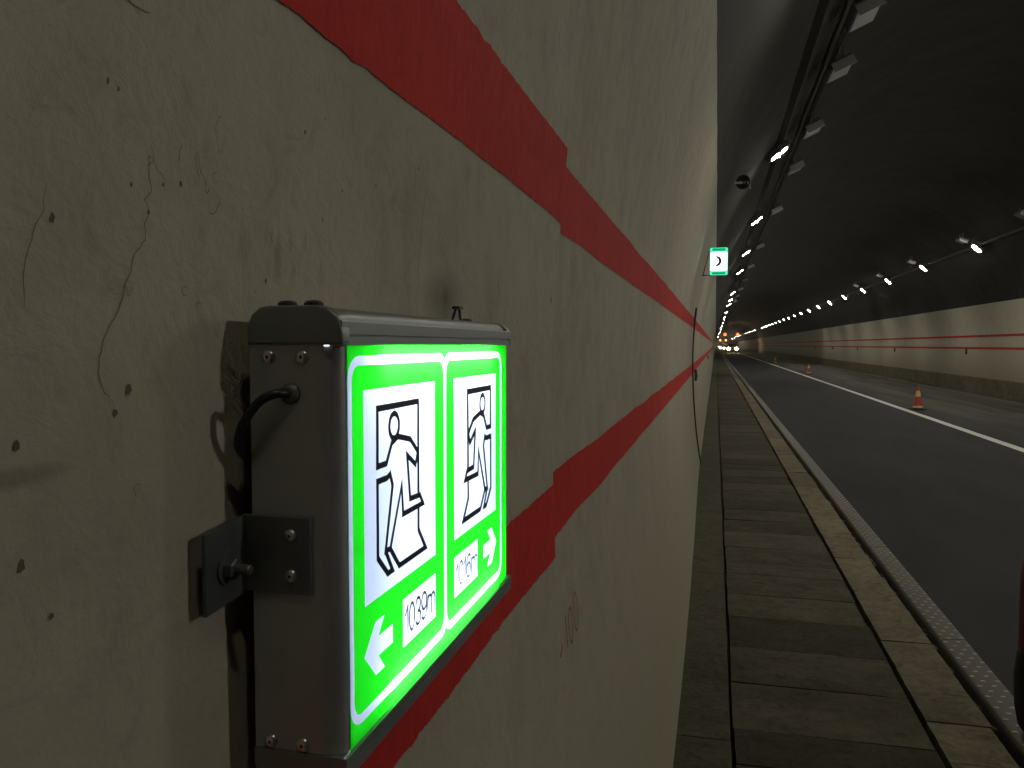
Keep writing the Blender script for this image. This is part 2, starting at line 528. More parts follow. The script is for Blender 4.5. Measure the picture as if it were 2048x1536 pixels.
def ribbon(mb, pts, width, off=0.0016, taper=True):
    """a thin irregular ribbon following the wall"""
    fine = []
    for a, b in zip(pts[:-1], pts[1:]):
        L = math.hypot(b[0]-a[0], b[1]-a[1]); n = max(2, int(L/0.0025))
        for i in range(n): fine.append((a[0]+(b[0]-a[0])*i/n, a[1]+(b[1]-a[1])*i/n))
    fine.append(pts[-1])
    vs_, fs = [], []
    for i, (y, z) in enumerate(fine):
        p = fine[max(0, i-1)]; q = fine[min(len(fine)-1, i+1)]
        ty, tz = q[0]-p[0], q[1]-p[1]; L = math.hypot(ty, tz) or 1
        ny, nz = -tz/L, ty/L
        y += 0.0012*noise.noise((y*300, z*300, 2)); z += 0.0012*noise.noise((y*300, z*300, 6))
        wd = width*(0.65 + 0.9*abs(noise.noise((y*160, z*160, 11))))
        if taper: wd *= min(1, 0.25 + 6*min(i, len(fine)-1-i)/len(fine))
        for sgn in (-1, 1):
            yy, zz = y + sgn*ny*wd/2, z + sgn*nz*wd/2
            vs_.append((wall_x(yy, zz) + off*0.4, yy, zz))
    for i in range(len(fine)-1): fs.append((2*i, 2*i+1, 2*i+3, 2*i+2))
    mb.add(vs_, fs)

cr = [
 ([(292,283),(285,292),(294,321),(283,329),(285,358),(291,383),(277,400),(287,425),(279,450),(281,479),(260,508),(254,546),(242,575),(239,596),(231,621),(219,646),(204,675),(195,716),(194,751),(207,786),(225,806),(229,830)], 0.0007),
 ([(79,367),(75,417),(62,450),(46,500),(38,550),(40,583),(39,617)], 0.0006),
 ([(218,-4),(246,17),(275,31)], 0.0011),
 ([(838,350),(833,430),(830,500),(828,560),(829,636)], 0.0008),
 ([(294,321),(300,340),(312,350),(318,372)], 0.0005),
 ([(1118,0),(1122,120),(1127,250)], 0.0012),
 ([(1147,330),(1140,395)], 0.0020),
 ([(1107,560),(1106,700),(1108,860)], 0.0018),
 ([(1112,1020),(1118,1150),(1122,1300)], 0.0016),
 ([(342,328),(345,300),(350,290)], 0.0006), ([(380,305),(388,345),(398,365)], 0.0005), ([(430,405),(422,420),(415,430),(404,425)], 0.0006),
]
for pts, wd in cr:
    mb = MB(); X = -0.279
    ribbon(mb, [PX(*p) for p in pts], wd)
    mb.build('crack', M_CRACK, left_wall)

for px, py, rx_, rz_ in ((418,356,.0022,.0026),(364,583,.0024,.0022),(252,579,.0022,.0024),(392,612,.0018,.0022),(384,330,.003,.006),(424,270,.004,.010),(286,322,.0015,.0025),(402,372,.002,.004),(275,980,.0026,.003)):
    y, z = PX(px, py); a0 = random.random()*200
    mb = MB()
    ribbon(mb, [(y+rx_*(1+.25*math.sin(3*t))*math.cos(t), z+rz_*math.sin(t)) for t in [math.radians(a0+i*22) for i in range(13)]], 0.0005)
    mb.build('blister', M_CRACK, left_wall)
def pit(mb, y, z, r, asp=1.3):
    n = 9; vs_ = [(wall_x(y, z)+0.0006, y, z)]; a0 = random.random()*6
    for k in range(n):
        a = a0+2*math.pi*k/n; rr = r*(0.6+0.7*random.random())
        yy, zz = y+rr*math.cos(a), z+rr*asp*math.sin(a)
        vs_.append((wall_x(yy, zz)+0.0006, yy, zz))
    mb.add(vs_, [(0, 1+k, 1+(k+1) % n) for k in range(n)])
for px, py, r in [(195,164,.0016),(217,180,.0014),(250,370,.0014),(349,369,.0016),(93,438,.0024),(286,425,.0013),(592,265,.0018),(635,440,.0016),
        (526,562,.0016),(672,382,.0014),(738,372,.0014),(506,583,.001),(256,777,.0034),(33,890,.0026),(45,1133,.003),(105,1232,.0018),
        (1330,1027,.018),(1343,1133,.016),(1097,600,.006),(1115,1375,.004),(920,1205,.002),(313,370,.0012),(228,825,.0022),(1386,640,.02)]:
    y, z = PX(px, py, -0.279 if px < 1110 else -0.295)
    mb = MB(); pit(mb, y, z, r*0.75); mb.build('pit', M_PIT, left_wall)
mb = MB()
for i in range(230):
    y = -0.1 + 5.5*random.random()**1.8; z = 0.6+2.6*random.random()
    pit(mb, y, z, random.choice((.0006, .0008, .0012))*(1+0.5*y))
o = mb.build('small_pits', M_CRACK, left_wall); o['kind'] = 'stuff'

# scrawl on the wall: a stroke, a dash and 100
def stroke(mb, pts, wd): ribbon(mb, pts, wd, 0.0022, False)
def ring(y, z, ry, rz, n=16): return [(y+ry*math.cos(2*math.pi*k/n), z+rz*math.sin(2*math.pi*k/n)) for k in range(n+1)]
graf = []
mb = MB(); stroke(mb, [(1.487, 1.362), (1.484, 1.30), (1.49, 1.225)], 0.010); graf.append(mb)
mb = MB(); stroke(mb, [(1.505, 1.352), (1.53, 1.336), (1.552, 1.352)], 0.008); graf.append(mb)
mb = MB(); stroke(mb, [(1.60, 1.392), (1.602, 1.325)], 0.009); graf.append(mb)
mb = MB(); stroke(mb, ring(1.648, 1.357, 0.020, 0.037), 0.007); graf.append(mb)
mb = MB(); stroke(mb, ring(1.715, 1.365, 0.022, 0.042), 0.007); graf.append(mb)
for mb in graf: mb.build('scrawled_mark', M_GRAF, left_wall)

# ------------------------------------------------------------------ right wall, dado and ceiling
ysr = stations(-14.0, Y_END, 1.0, 1.03, 40.0)
XR = 10.4
def right_x(y, z):
    dz = z - ZC
    return XR - (dz*dz/10.4 if dz > 0 else 0.04*(dz/1.2)**2) + 0.006*noise.noise((y*0.4, z, 4))
rr_ = [0.64 + (Z_TOP-0.64)*i/24 for i in range(25)]
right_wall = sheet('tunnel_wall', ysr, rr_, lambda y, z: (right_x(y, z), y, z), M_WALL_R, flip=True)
tag(right_wall, 'off-white painted tunnel wall across the road with two thin red stripes', kind='structure')
for z0, z1, lab in ((2.265, 2.355, 'upper thin red stripe on the far right wall'), (1.775, 1.865, 'lower thin red stripe on the far right wall')):
    o = sheet('red_stripe', ysr, [z0 + (z1-z0)*i/3 for i in range(4)], lambda y, z: (right_x(y, z)-0.006, y, z), M_RED, right_wall, flip=True)
    o['label'] = lab
mb = MB()
mb.prism([(10.30, -0.3), (10.30, 0.62), (10.315, 0.645), (10.62, 0.645), (10.62, -0.3)], -14, Y_END)
dado = mb.build('dado', M_DADO)
tag(dado, 'dark bare concrete base running below the right white wall', kind='structure')

apex_z = 6.95
def arch_pt(t):
    """t 0..1 across the vault from the left spring line of the paint to the right one"""
    a0 = math.asin((Z_TOP-ZC)/R0)
    # circle of radius ~5.2 fitted to both painted edges
    xl = -0.308 + 1.74*1.74/10.4
    half = XC - xl
    zc = ZC + 0.02
    R = math.hypot(half, Z_TOP - zc)
    aa = math.atan2(Z_TOP - zc, half)
    th = math.pi - aa - (math.pi - 2*aa)*t
    return XC + R*math.cos(th), zc + R*math.sin(th)
NT = 60
ysc = stations(-14.0, Y_END, 0.25, 1.03, 30.0)
ceiling = sheet('tunnel_ceiling', ysc, [i/NT for i in range(NT+1)],
    lambda y, t: (arch_pt(t)[0] + 0.012*noise.noise((y*0.8, t*9, 2)), y, arch_pt(t)[1] + 0.012*noise.noise((y*0.9, t*9, 7)) + 0.001), M_CEIL)
tag(ceiling, 'dark unpainted arched ceiling of the road tunnel', kind='structure')
def ceil_z(x):
    best = min(range(201), key=lambda i: abs(arch_pt(i/200)[0]-x))
    return arch_pt(best/200)[1]

# ------------------------------------------------------------------ road
road = mesh_obj('road', [(1.0, -14, 0), (10.45, -14, 0), (10.45, Y_END, 0), (1.0, Y_END, 0)], [(0, 1, 2, 3)], M_ROAD)
tag(road, 'dark asphalt road through the tunnel', kind='structure')
mb = MB(); vs_ = []; fs = []
yl = stations(2.0, Y_END, 0.4, 1.03, 40)
for y in yl:
    vs_ += [(5.45 + 0.008*noise.noise((y, 1, 1)), y, 0.004), (5.65 + 0.008*noise.noise((y, 4, 1)), y, 0.004)]
for i in range(len(yl)-1): fs.append((2*i, 2*i+1, 2*i+3, 2*i+2))
o = mesh_obj('lane_line', vs_, fs, M_LINE, road)
o['label'] = 'solid white lane line along the middle of the road'
vs_ = []; fs = []
for y in yl:
    vs_ += [(9.75, y, 0.004), (9.87, y, 0.004)]
for i in range(len(yl)-1): fs.append((2*i, 2*i+1, 2*i+3, 2*i+2))
mesh_obj('edge_line', vs_, fs, simple('faded_line_paint', (0.15, 0.145, 0.12), 0.8, var=0.5, scale=6), road)
# a paler rubble strip at the foot of the dado
mb = MB()
for i in range(60):
    y = 24 + i*1.1 + random.random()
    mb.box(10.1+random.random()*0.12, 10.24+random.random()*0.05, y, y+0.1+random.random()*0.4, 0.0, 0.02+0.03*random.random())
o = mb.build('grit', M_DADO, road); o['kind'] = 'stuff'

# ------------------------------------------------------------------ walkway on the left
WZ = 0.39
base = MB()
base.box(-0.6, 1.13, -14, Y_END, -0.2, WZ-0.05)
base.box(1.13, 1.31, -14, Y_END, -0.2, WZ-0.10)
walk = base.build('walkway', M_DIRT)
tag(walk, 'raised concrete walkway along the left wall with cover slabs, kerb and cable duct', kind='structure')
# strip against the wall, in long cast lengths
y = -2.0; prev = None
while y < 60:
    L = 1.6 + random.random()*1.6
    vs_, fs = [], []
    n = max(4, int(L/0.06))
    xo = 0.074 + 0.004*random.random()
    for i in range(n+1):
        yy = y + 0.003 + (L-0.006)*i/n
        e = xo + 0.004*noise.noise((yy*9, 1, 1)) + 0.002*noise.noise((yy*40, 1, 1))
        vs_ += [(wall_x(yy, WZ)-0.03, yy, WZ), (e-0.004, yy, WZ), (e, yy, WZ-0.004), (e, yy, WZ-0.06)]
    for i in range(n):
        for j in range(3): fs.append((4*i+j, 4*i+j+1, 4*i+5+j, 4*i+4+j))
    mesh_obj('edging', vs_, fs, M_EDGE, walk)
    y += L
mb = MB(); mb.box(-0.3, 0.075, y, Y_END, WZ-0.06, WZ)
mb.build('edging', M_EDGE, walk)

def rough_slab(x0, x1, y0, y1, ztop, thick, jag, seed, nx=10, ny=4):
    """slab with slightly wavering edges; returns MB"""
    vs_ = []; fs = []
    tilt = 0.004*(random.random()-.5); tx = 0.008*(random.random()-.5)
    for j in range(ny+1):
        for i in range(nx+1):
            u, v = i/nx, j/ny
            x = x0+(x1-x0)*u; yv = y0+(y1-y0)*v
            if j == 0: yv += jag*(0.5+noise.noise((x*7, seed, 1))) + jag*.6*noise.noise((x*30, seed, 1))
            if j == ny: yv -= jag*(0.5+noise.noise((x*7, seed, 5))) + jag*.6*noise.noise((x*30, seed, 5))
            if i == 0: x += jag*(0.5+noise.noise((yv*9, seed, 8)))
            if i == nx: x -= jag*(0.5+noise.noise((yv*9, seed, 12)))
            vs_.append((x, yv, ztop + tilt*(v-.5) + tx*(u-.5) - (0.003 if (i in (0, nx) or j in (0, ny)) else 0)))
    n = nx+1
    for j in range(ny):
        for i in range(nx): fs.append((j*n+i, j*n+i+1, (j+1)*n+i+1, (j+1)*n+i))
    ringi = [i for i in range(n)] + [j*n+nx for j in range(1, ny+1)] + [ny*n+i for i in range(nx-1, -1, -1)] + [j*n for j in range(ny-1, 0, -1)]
    b0 = len(vs_)
    for k in ringi: vs_.append((vs_[k][0], vs_[k][1], ztop-thick))
    m = len(ringi)
    for k in range(m): fs.append((ringi[(k+1) % m], ringi[k], b0+k, b0+(k+1) % m))
    return MB().add(vs_, fs)

cuts = [3.03, 3.32, 3.79, 4.24, 4.72, 5.15, 5.62, 5.90]
y = 3.03
while y > 0.4:
    y -= 0.49; cuts.insert(0, y)
y = 5.90
while y < 60: y += 0.47 + 0.06*random.random(); cuts.append(y)
for i in range(len(cuts)-1):
    a, b_ = cuts[i], cuts[i+1]
    r = random.random()
    xr = 0.842 + 0.006*random.random() - (0.008 if i % 5 == 0 else 0)
    xl = 0.088 + 0.006*random.random() + 0.006*noise.noise((a, 3, 3))
    rough_slab(xl, xr, a+0.0015, b_-0.0015, WZ + 0.004*(random.random()-.5), 0.05, 0.0032, i*3.7, 14 if a < 12 else 6, 4 if a < 12 else 2).build('paving_slab', M_SLAB, walk)
mb = MB()
y = cuts[-1]
while y < 300:
    mb.box(0.09, 0.842, y+0.006, y+0.494, WZ-0.05, WZ+0.004*random.random()); y += 0.5
mb.box(0.09, 0.842, y+0.006, Y_END, WZ-0.05, WZ)
o = mb.build('far_paving_slabs', M_SLAB, walk); o['kind'] = 'stuff'
# kerb stones
cuts = [0.5, 1.4, 2.1, 2.72, 3.22, 3.56, 3.86, 4.5, 5.2, 5.75, 6.2]
y = 6.2
while y < 60: y += 0.45 + 0.55*random.random(); cuts.append(y)
for i in range(len(cuts)-1):
    a, b_ = cuts[i], cuts[i+1]
    ny = max(3, int((b_-a)/0.06))
    rough_slab(0.862, 1.108 + 0.016*(random.random()-.5), a+0.0008, b_-0.0008, WZ + 0.008 + 0.005*(random.random()-.5), 0.09, 0.0055, i*5.3+100, 8, ny).build('kerb_stone', M_KERB, walk)
mb = MB()
y = cuts[-1]
while y < 300:
    mb.box(0.862, 1.125, y+0.004, y+0.75, WZ-0.08, WZ+0.008); y += 0.754
mb.box(0.862, 1.125, y+0.004, Y_END, WZ-0.08, WZ+0.008)
o = mb.build('far_kerb_stones', M_KERB, walk); o['kind'] = 'stuff'
# rubble and dirt in the gap beside the duct
mb = MB()
for i in range(260):
    yy = 1.5 + 14*random.random()**1.5; s_ = 0.004+0.010*random.random()
    x = 1.13 + 0.025*random.random()
    R_ = Matrix.Translation((x, yy, WZ-0.05)) @ Matrix.Rotation(random.random()*3, 4, 'Z') @ Matrix.Rotation(random.random(), 4, 'X')
    mb.box(-s_, s_, -s_*1.5, s_*1.5, -s_*.6, s_*.6, R_)
o = mb.build('gap_rubble', M_DADO, walk); o['kind'] = 'stuff'

# steel cable duct with raised studs (its own lengths, each a part)
duct = empty('cable_duct', (1.235, 0, WZ-0.1))
tag(duct, 'dark steel cable duct with rows of pale studs along the kerb edge', 'cable duct')
def duct_prof(dx):
    return [(-0.070+dx, 0.0), (-0.070+dx, 0.082), (-0.060+dx, 0.097), (-0.040+dx, 0.104), (0.045+dx, 0.112), (0.062+dx, 0.106), (0.068+dx, 0.092), (0.068+dx, 0.0)]
y = 0.6
while y < 80:
    L = 2.0
    mb = MB(); mb.prism(duct_prof(0.003*(random.random()-.5)), y+0.003, y+L-0.003)
    o = mb.build('cover_length', M_DUCT, duct, bevel=0.002, seg=1)
    y += L
mb = MB(); mb.prism(duct_prof(0), y, Y_END); mb.build('cover_length', M_DUCT, duct)
st_me = None; cnt = 0
far = MB()
yy = 1.2; k = 0
while yy < 30:
    for r_ in range(4):
        x = -0.046 + 0.030*r_
        z = 0.103 + (x+0.04)*0.094
        y_ = yy + (0.056 if r_ % 2 else 0)
        if cnt < 290:
            if st_me is None:
                m_ = MB(); m_.lathe([(0.0085, -0.001), (0.0078, 0.0018), (0.0045, 0.0030), (0.0005, 0.0034)], 8)
                o = m_.build('stud', M_STUD, duct, smooth=True); st_me = o.data
            else:
                o = bpy.data.objects.new('stud', st_me); C.objects.link(o); o.parent = duct
            o.location = (x, y_, z); o.scale = (1.5, 0.9, 1)
        else:
            far.lathe([(0.012, -0.001), (0.008, 0.0030)], 6, Matrix.Translation((x, y_, z)))
        cnt += 1
    yy += 0.112
o = far.build('far_studs', M_STUD, duct); o['kind'] = 'stuff'

# ------------------------------------------------------------------ the lit exit sign
sign = empty('exit_sign', (-0.24, 0.61, 1.69))
tag(sign, 'large backlit green exit sign in grey frame, two running figures, 1039m and 1016m', 'exit sign')
def SO(o):            # keep world coordinates under the empty
    o.matrix_parent_inverse = Matrix.Translation(-sign.location)
    return o
ZT, ZB = 1.950, 1.708
XF = -0.2085
Y0, Y1 = 0.420, 0.806
def arc(cx, cy, r, a0, a1, n=6):
    return [(cx+r*math.cos(math.radians(a0+(a1-a0)*i/n)), cy+r*math.sin(math.radians(a0+(a1-a0)*i/n))) for i in range(n+1)]
# two end posts and a back plate
def end_post(ya, sgn):
    mb = MB()
    # outline in (x, y); sgn +1 = near end
    pts = [(-0.2665, 0.0), (-0.2245, 0.0)] + [(-0.2245+0.0155*math.sin(math.radians(t)), 0.0085-0.0085*math.cos(math.radians(t))) for t in (15, 30, 45, 60, 75, 90)] + \
          [(-0.2090, 0.0098), (-0.2112, 0.0100), (-0.2140, 0.0100), (-0.2140, 0.0035), (-0.2665, 0.0035)]
    pts = [(x, ya + sgn*y_) for x, y_ in pts]
    mb.prism(pts, ZB, ZT-0.0006, 'z')
    return SO(mb.build('end_panel', M_ALU, sign, smooth=True))
end_post(Y0, 1); end_post(Y1, -1)
mb = MB(); mb.box(-0.2665, -0.2645, Y0+0.0036, Y1-0.0036, ZB, ZT-0.0006)
SO(mb.build('back_panel', M_ALU, sign))
# top and bottom rails (x, z) profile
top_prof = [(-0.2665, ZT), (-0.2665, ZT+0.010), (-0.2640, ZT+0.017), (-0.2585, ZT+0.0215), (-0.2525, ZT+0.0222), (-0.2225, ZT+0.0222), (-0.2165, ZT+0.0205), (-0.2125, ZT+0.0165),
            (-0.2118, ZT+0.0145), (-0.2068, ZT+0.0142), (-0.2062, ZT+0.0135), (-0.2062, ZT+0.0062), (-0.2075, ZT+0.0058), (-0.2075, ZT+0.0050), (-0.2062, ZT+0.0046), (-0.2062, ZT+0.0002), (-0.2075, ZT)]
mb = MB(); mb.prism(top_prof, Y0-0.0012, Y1+0.0012)
SO(mb.build('top_rail', M_ALU_D, sign, smooth=True))
bot_prof = [(x, ZB + ZT - z - 0.0004) for x, z in top_prof]
mb = MB(); mb.prism(bot_prof, Y0-0.0012, Y1+0.0012)
SO(mb.build('bottom_rail', M_ALU_D, sign, smooth=True))
# rounded corner castings on the top rail ends
for ya, s_ in ((Y0, 1), (Y1, -1)):
    pr = [(-0.2672, ZT+0.0003), (-0.2672, ZT+0.011), (-0.2640, ZT+0.0180), (-0.2585, ZT+0.0222), (-0.2525, ZT+0.0230), (-0.2225, ZT+0.0230), (-0.2150, ZT+0.0215), (-0.2085, ZT+0.0165), (-0.2058, ZT+0.009), (-0.2055, ZT+0.0003)]
    mb = MB(); a, b_ = sorted((ya - s_*0.0022, ya + s_*0.0085)); mb.prism(pr, a, b_)
    SO(mb.build('corner_cap', M_ALU_D, sign, bevel=0.0018, seg=3))
# inner white liner, tubes
mb = MB()
mb.box(-0.2635, -0.2628, Y0+0.0045, Y1-0.0045, ZB+0.0008, ZT-0.0012)
mb.box(-0.2626, -0.2130, Y0+0.0045, Y0+0.0052, ZB+0.0008, ZT-0.0012)
mb.box(-0.2626, -0.2130, Y1-0.0052, Y1-0.0045, ZB+0.0008, ZT-0.0012)
mb.box(-0.2626, -0.2130, Y0+0.0054, Y1-0.0054, ZB+0.0008, ZB+0.0014)
mb.box(-0.2626, -0.2130, Y0+0.0054, Y1-0.0054, ZT-0.0018, ZT-0.0012)
SO(mb.build('reflector_liner', M_REFL, sign))
M_TUBE2 = emit('lit_edge_tube', (0.92, 0.97, 1.0), TUBE_L*9.0)
for x, z, ya, yb, m_, rr0 in ((-0.256, ZT-0.060, 0.480, 0.750, M_TUBE, 0.004), (-0.256, ZT-0.121, 0.480, 0.750, M_TUBE, 0.004), (-0.256, ZB+0.060, 0.480, 0.750, M_TUBE, 0.004),
                         (-0.2195, ZT-0.009, 0.480, 0.745, M_TUBE2, 0.004), (-0.2195, ZB+0.012, 0.490, 0.760, M_TUBE2, 0.003)):
    mb = MB(); mb.tube([(x, ya, z), (x, yb, z)], rr0, 8)
    SO(mb.build('tube', m_, sign))

# front film: filled 2-D curves so the pieces butt instead of overlapping
def film(name, loops, mat, x=XF, thick=None):
    cu = bpy.data.curves.new(name, 'CURVE'); cu.dimensions = '2D'; cu.fill_mode = 'BOTH'
    for L in loops:
        sp = cu.splines.new('POLY'); sp.points.add(len(L)-1)
        for i, (u, v) in enumerate(L): sp.points[i].co = (u, v, 0, 1)
        sp.use_cyclic_u = True
    tmp = bpy.data.objects.new('tmp', cu); C.objects.link(tmp)
    dg = bpy.context.evaluated_depsgraph_get()
    me = bpy.data.meshes.new_from_object(tmp.evaluated_get(dg))
    bpy.data.objects.remove(tmp); bpy.data.curves.remove(cu)
    for v in me.vertices: v.co = (x, v.co.x, v.co.y)
    me.materials.clear(); me.materials.append(mat)
    me.name = name
    o = bpy.data.objects.new(name, me); C.objects.link(o); o.parent = sign
    return SO(o)
def U(u): return u/1000.0
def Zm(v): return CAM_Z + v/1000.0
def rect(u0, u1, v0, v1): return [(U(u0), Zm(v0)), (U(u1), Zm(v0)), (U(u1), Zm(v1)), (U(u0), Zm(v1))]
def rrect(u0, u1, v0, v1, r, n=6):
    pts = []
    for cx, cy, a in ((u1-r, v1-r, 0), (u0+r, v1-r, 90), (u0+r, v0+r, 180), (u1-r, v0+r, 270)):
        for i in range(n+1):
            t = math.radians(a+90*i/n); pts.append((U(cx+r*math.cos(t)), Zm(cy+r*math.sin(t))))
    return pts
MIR = 1206.5
UL, UM, UR = 432.0, MIR/2, MIR-432.0
VT, VB, HW, RC = -9.4, -229.5, 2.9, 13.0
# outline of the two touching rounded frames
def ann(cx, cy, r, a0, a1, n=6): return [(U(cx+r*math.cos(math.radians(a0+(a1-a0)*i/n))), Zm(cy+r*math.sin(math.radians(a0+(a1-a0)*i/n)))) for i in range(n+1)]
ro = RC+HW; ri = RC-HW
cut = math.degrees(math.acos(min(1, (ro-HW-2.0)/ro)))
border_out = ann(UL-HW+ro, VT+HW-ro, ro, 180, 90) + ann(UM+HW-ro, VT+HW-ro, ro, 90, 42) + ann(UM-HW+ro, VT+HW-ro, ro, 138, 90) + \
    ann(UR+HW-ro, VT+HW-ro, ro, 90, 0) + ann(UR+HW-ro, VB-HW+ro, ro, 0, -90) + ann(UM-HW+ro, VB-HW+ro, ro, -90, -138) + \
    ann(UM+HW-ro, VB-HW+ro, ro, -42, -90) + ann(UL-HW+ro, VB-HW+ro, ro, -90, -180)
in_l = rrect(UL+HW, UM-HW, VB+HW, VT-HW, ri)
in_r = rrect(UM+HW, UR-HW, VB+HW, VT-HW, ri)
WL = rect(451.0, 579.5, -162.3, -27.8); WR = rect(MIR-580.5, MIR-451.5, -162.3, -27.8)
DL = rect(512.7, 579.3, -210.8, -177.0); DR = rect(625.5, 692.8, -210.8, -177.0)
AL = [(U(a), Zm(b_)) for a, b_ in [(449.5,-194), (466.3,-176.8), (480.6,-176.8), (470.5,-187.6), (494.2,-187.6), (494.2,-200.2), (470.5,-200.2), (480.8,-211.4), (466.5,-211.4)]]
AR = [(MIR/1000-a, b_) for a, b_ in AL][::-1]
outer = rect(428.5, MIR-410.5, -242.6, -0.2)
film('green_film', [outer, border_out, in_l, in_r, WL, WR, DL, DR, AL, AR], M_TGREEN)
film('frame_line', [border_out, in_l, in_r], M_TWHITE)
for L, nm in ((WL, 'pictogram_field'), (WR, 'pictogram_field'), (DL, 'distance_field'), (DR, 'distance_field'), (AL, 'arrow'), (AR, 'arrow')):
    film(nm, [L], M_TWHITE)

# running figure, drawn as mitred strokes
def stroke_mesh(pts, w_, closed=False):
    n = len(pts); vs_ = []; fs = []
    for i in range(n):
        p = Vector(pts[i])
        a = Vector(pts[i-1]) if (i > 0 or closed) else None
        b_ = Vector(pts[(i+1) % n]) if (i < n-1 or closed) else None
        if a is None: d1 = d2 = (b_-p).normalized(); p = p - d1*w_*0.5
        elif b_ is None: d1 = d2 = (p-a).normalized(); p = p + d1*w_*0.5
        else: d1 = (p-a).normalized(); d2 = (b_-p).normalized()
        n1 = Vector((-d1.y, d1.x)); n2 = Vector((-d2.y, d2.x))
        m = (n1+n2)
        m = n1 if m.length < 1e-4 else m.normalized()
        k = min(2.6, 1/max(0.2, m.dot(n1)))
        q = p + m*w_/2*k; r_ = p - m*w_/2*k
        vs_ += [q, r_]
    rng = n if closed else n-1
    for i in range(rng):
        j = (i+1) % n
        fs.append((2*i, 2*i+1, 2*j+1, 2*j))
    return vs_, fs
FIG = [
 ([(470.6,-77.6),(471.2,-40.6),(543.4,-40.6),(542.9,-107.1)], 3.1),
 ([(542.9,-119.5),(542.6,-134.2),(557.2,-150.9),(505.8,-150.9),(490.3,-135.4)], 3.0),
 ([(491.0,-85.6),(485.6,-87.3),(470.4,-87.3),(470.2,-136.8),(486.1,-151.0),(494.0,-150.8),(483.2,-135.8)], 3.0),
 ([(491.0,-85.6),(495.0,-93.5),(482.6,-135.2),(490.5,-135.4),(511.0,-96.6),(513.2,-116.9),(551.8,-116.6),(545.8,-109.3),(526.5,-108.6),(521.4,-76.9),(537.4,-85.8),(542.0,-77.0),(527.4,-66.3),(505.0,-62.0),(494.2,-65.2),(485.0,-77.6),(470.6,-77.6)], 2.9),
]
def figure(mirror):
    mb = MB()
    for kk, (pts, w_) in enumerate(FIG):
        vs_, fs = stroke_mesh(pts, w_*(1.65 if mirror else 1.4))
        o_ = []
        for v in vs_:
            u = MIR - v.x if mirror else v.x
            o_.append((XF+0.0003+0.00002*kk, u/1000, Zm(v.y)))
        mb.add(o_, fs)
    n = 32; vs_ = []; fs = []
    cx, cy = 498.4, -54.1
    for k in range(n):
        a = 2*math.pi*k/n
        for r_ in ((6.0, 10.3) if mirror else (6.3, 10.3)):
            u = cx + r_*math.cos(a); u = MIR-u if mirror else u
            vs_.append((XF+0.0004, u/1000, Zm(cy + r_*math.sin(a))))
    for k in range(n):
        k2 = (k+1) % n; fs.append((2*k, 2*k+1, 2*k2+1, 2*k2))
    mb.add(vs_, fs)
    return SO(mesh_obj('running_figure', mb.v, mb.f, M_INK, sign))
figure(False); figure(True)
def pa(cx, cy, rx, ry, a0, a1, n=10):
    return [(cx+rx*math.cos(math.radians(a0+(a1-a0)*i/n)), cy+ry*math.sin(math.radians(a0+(a1-a0)*i/n))) for i in range(n+1)]
# thin upright numerals as strokes in a box one unit high
GLYPH = {
 '1': (0.34, [[(0.02, 0.76), (0.22, 1.0), (0.22, 0.0)]]),
 '0': (0.62, [pa(0.27, 0.5, 0.25, 0.5, 90, 450, 20)]),
 '3': (0.60, [pa(0.26, 0.75, 0.22, 0.25, 160, -90), pa(0.26, 0.25, 0.25, 0.25, 90, -160)]),
 '6': (0.62, [pa(0.27, 0.32, 0.25, 0.32, 0, 360, 18), [(0.48, 0.90)] + pa(0.32, 0.62, 0.30, 0.38, 80, 180, 6) + [(0.02, 0.32)]]),
 '9': (0.62, [pa(0.27, 0.68, 0.25, 0.32, 0, 360, 18), [(0.06, 0.10)] + pa(0.22, 0.38, 0.30, 0.38, -100, 0, 6) + [(0.52, 0.68)]]),
 'm': (0.86, [[(0.04, 0.0), (0.04, 0.72)], [(0.04, 0.5)] + pa(0.22, 0.52, 0.18, 0.20, 160, 0, 6) + [(0.40, 0.0)], [(0.40, 0.5)] + pa(0.59, 0.52, 0.19, 0.20, 160, 0, 6) + [(0.78, 0.0)]]),
}
def sign_text(txt, u0, u1, v0, v1):
    tot = sum(GLYPH[c][0] for c in txt) - 0.08
    k = (u1-u0)/tot; h = v1-v0; x = 0.0; mb = MB(); li = 0
    for c in txt:
        for path in GLYPH[c][1]:
            pts = [(u0+(x+a)*k, v0+b_*h) for a, b_ in path]
            vs_, fs = stroke_mesh(pts, 2.3)
            mb.add([(XF+0.0003+0.00002*li, v.x/1000, Zm(v.y)) for v in vs_], fs); li += 1
        x += GLYPH[c][0]
    return SO(mesh_obj('distance_text', mb.v, mb.f, M_INK, sign))
sign_text('1039m', 516.5, 576.3, -203.5, -184.0)
sign_text('1016m', 629.5, 689.5, -203.5, -184.0)
# fixings on the near end panel
def rivet(x, z, r=0.0042, parent=sign, ynear=Y0):
    M = Matrix.Translation((x, ynear, z)) @ Matrix.Rotation(math.radians(90), 4, 'X')
    mb = MB(); mb.lathe([(r, 0), (r, 0.0006), (r*0.82, 0.0016), (r*0.5, 0.0021), (r*0.27, 0.0022)], 20, M)
    o = SO(mb.build('rivet', M_RIVET, parent, smooth=True))
    mb = MB(); mb.lathe([(r*0.26, 0.00215), (r*0.22, 0.0024)], 12, M)
    h = mb.build('rivet_hole', M_BLACKP, o)
for x, z in ((-0.2540, 1.943), (-0.2322, 1.943), (-0.2560, 1.7125), (-0.2350, 1.7125)): rivet(x, z)
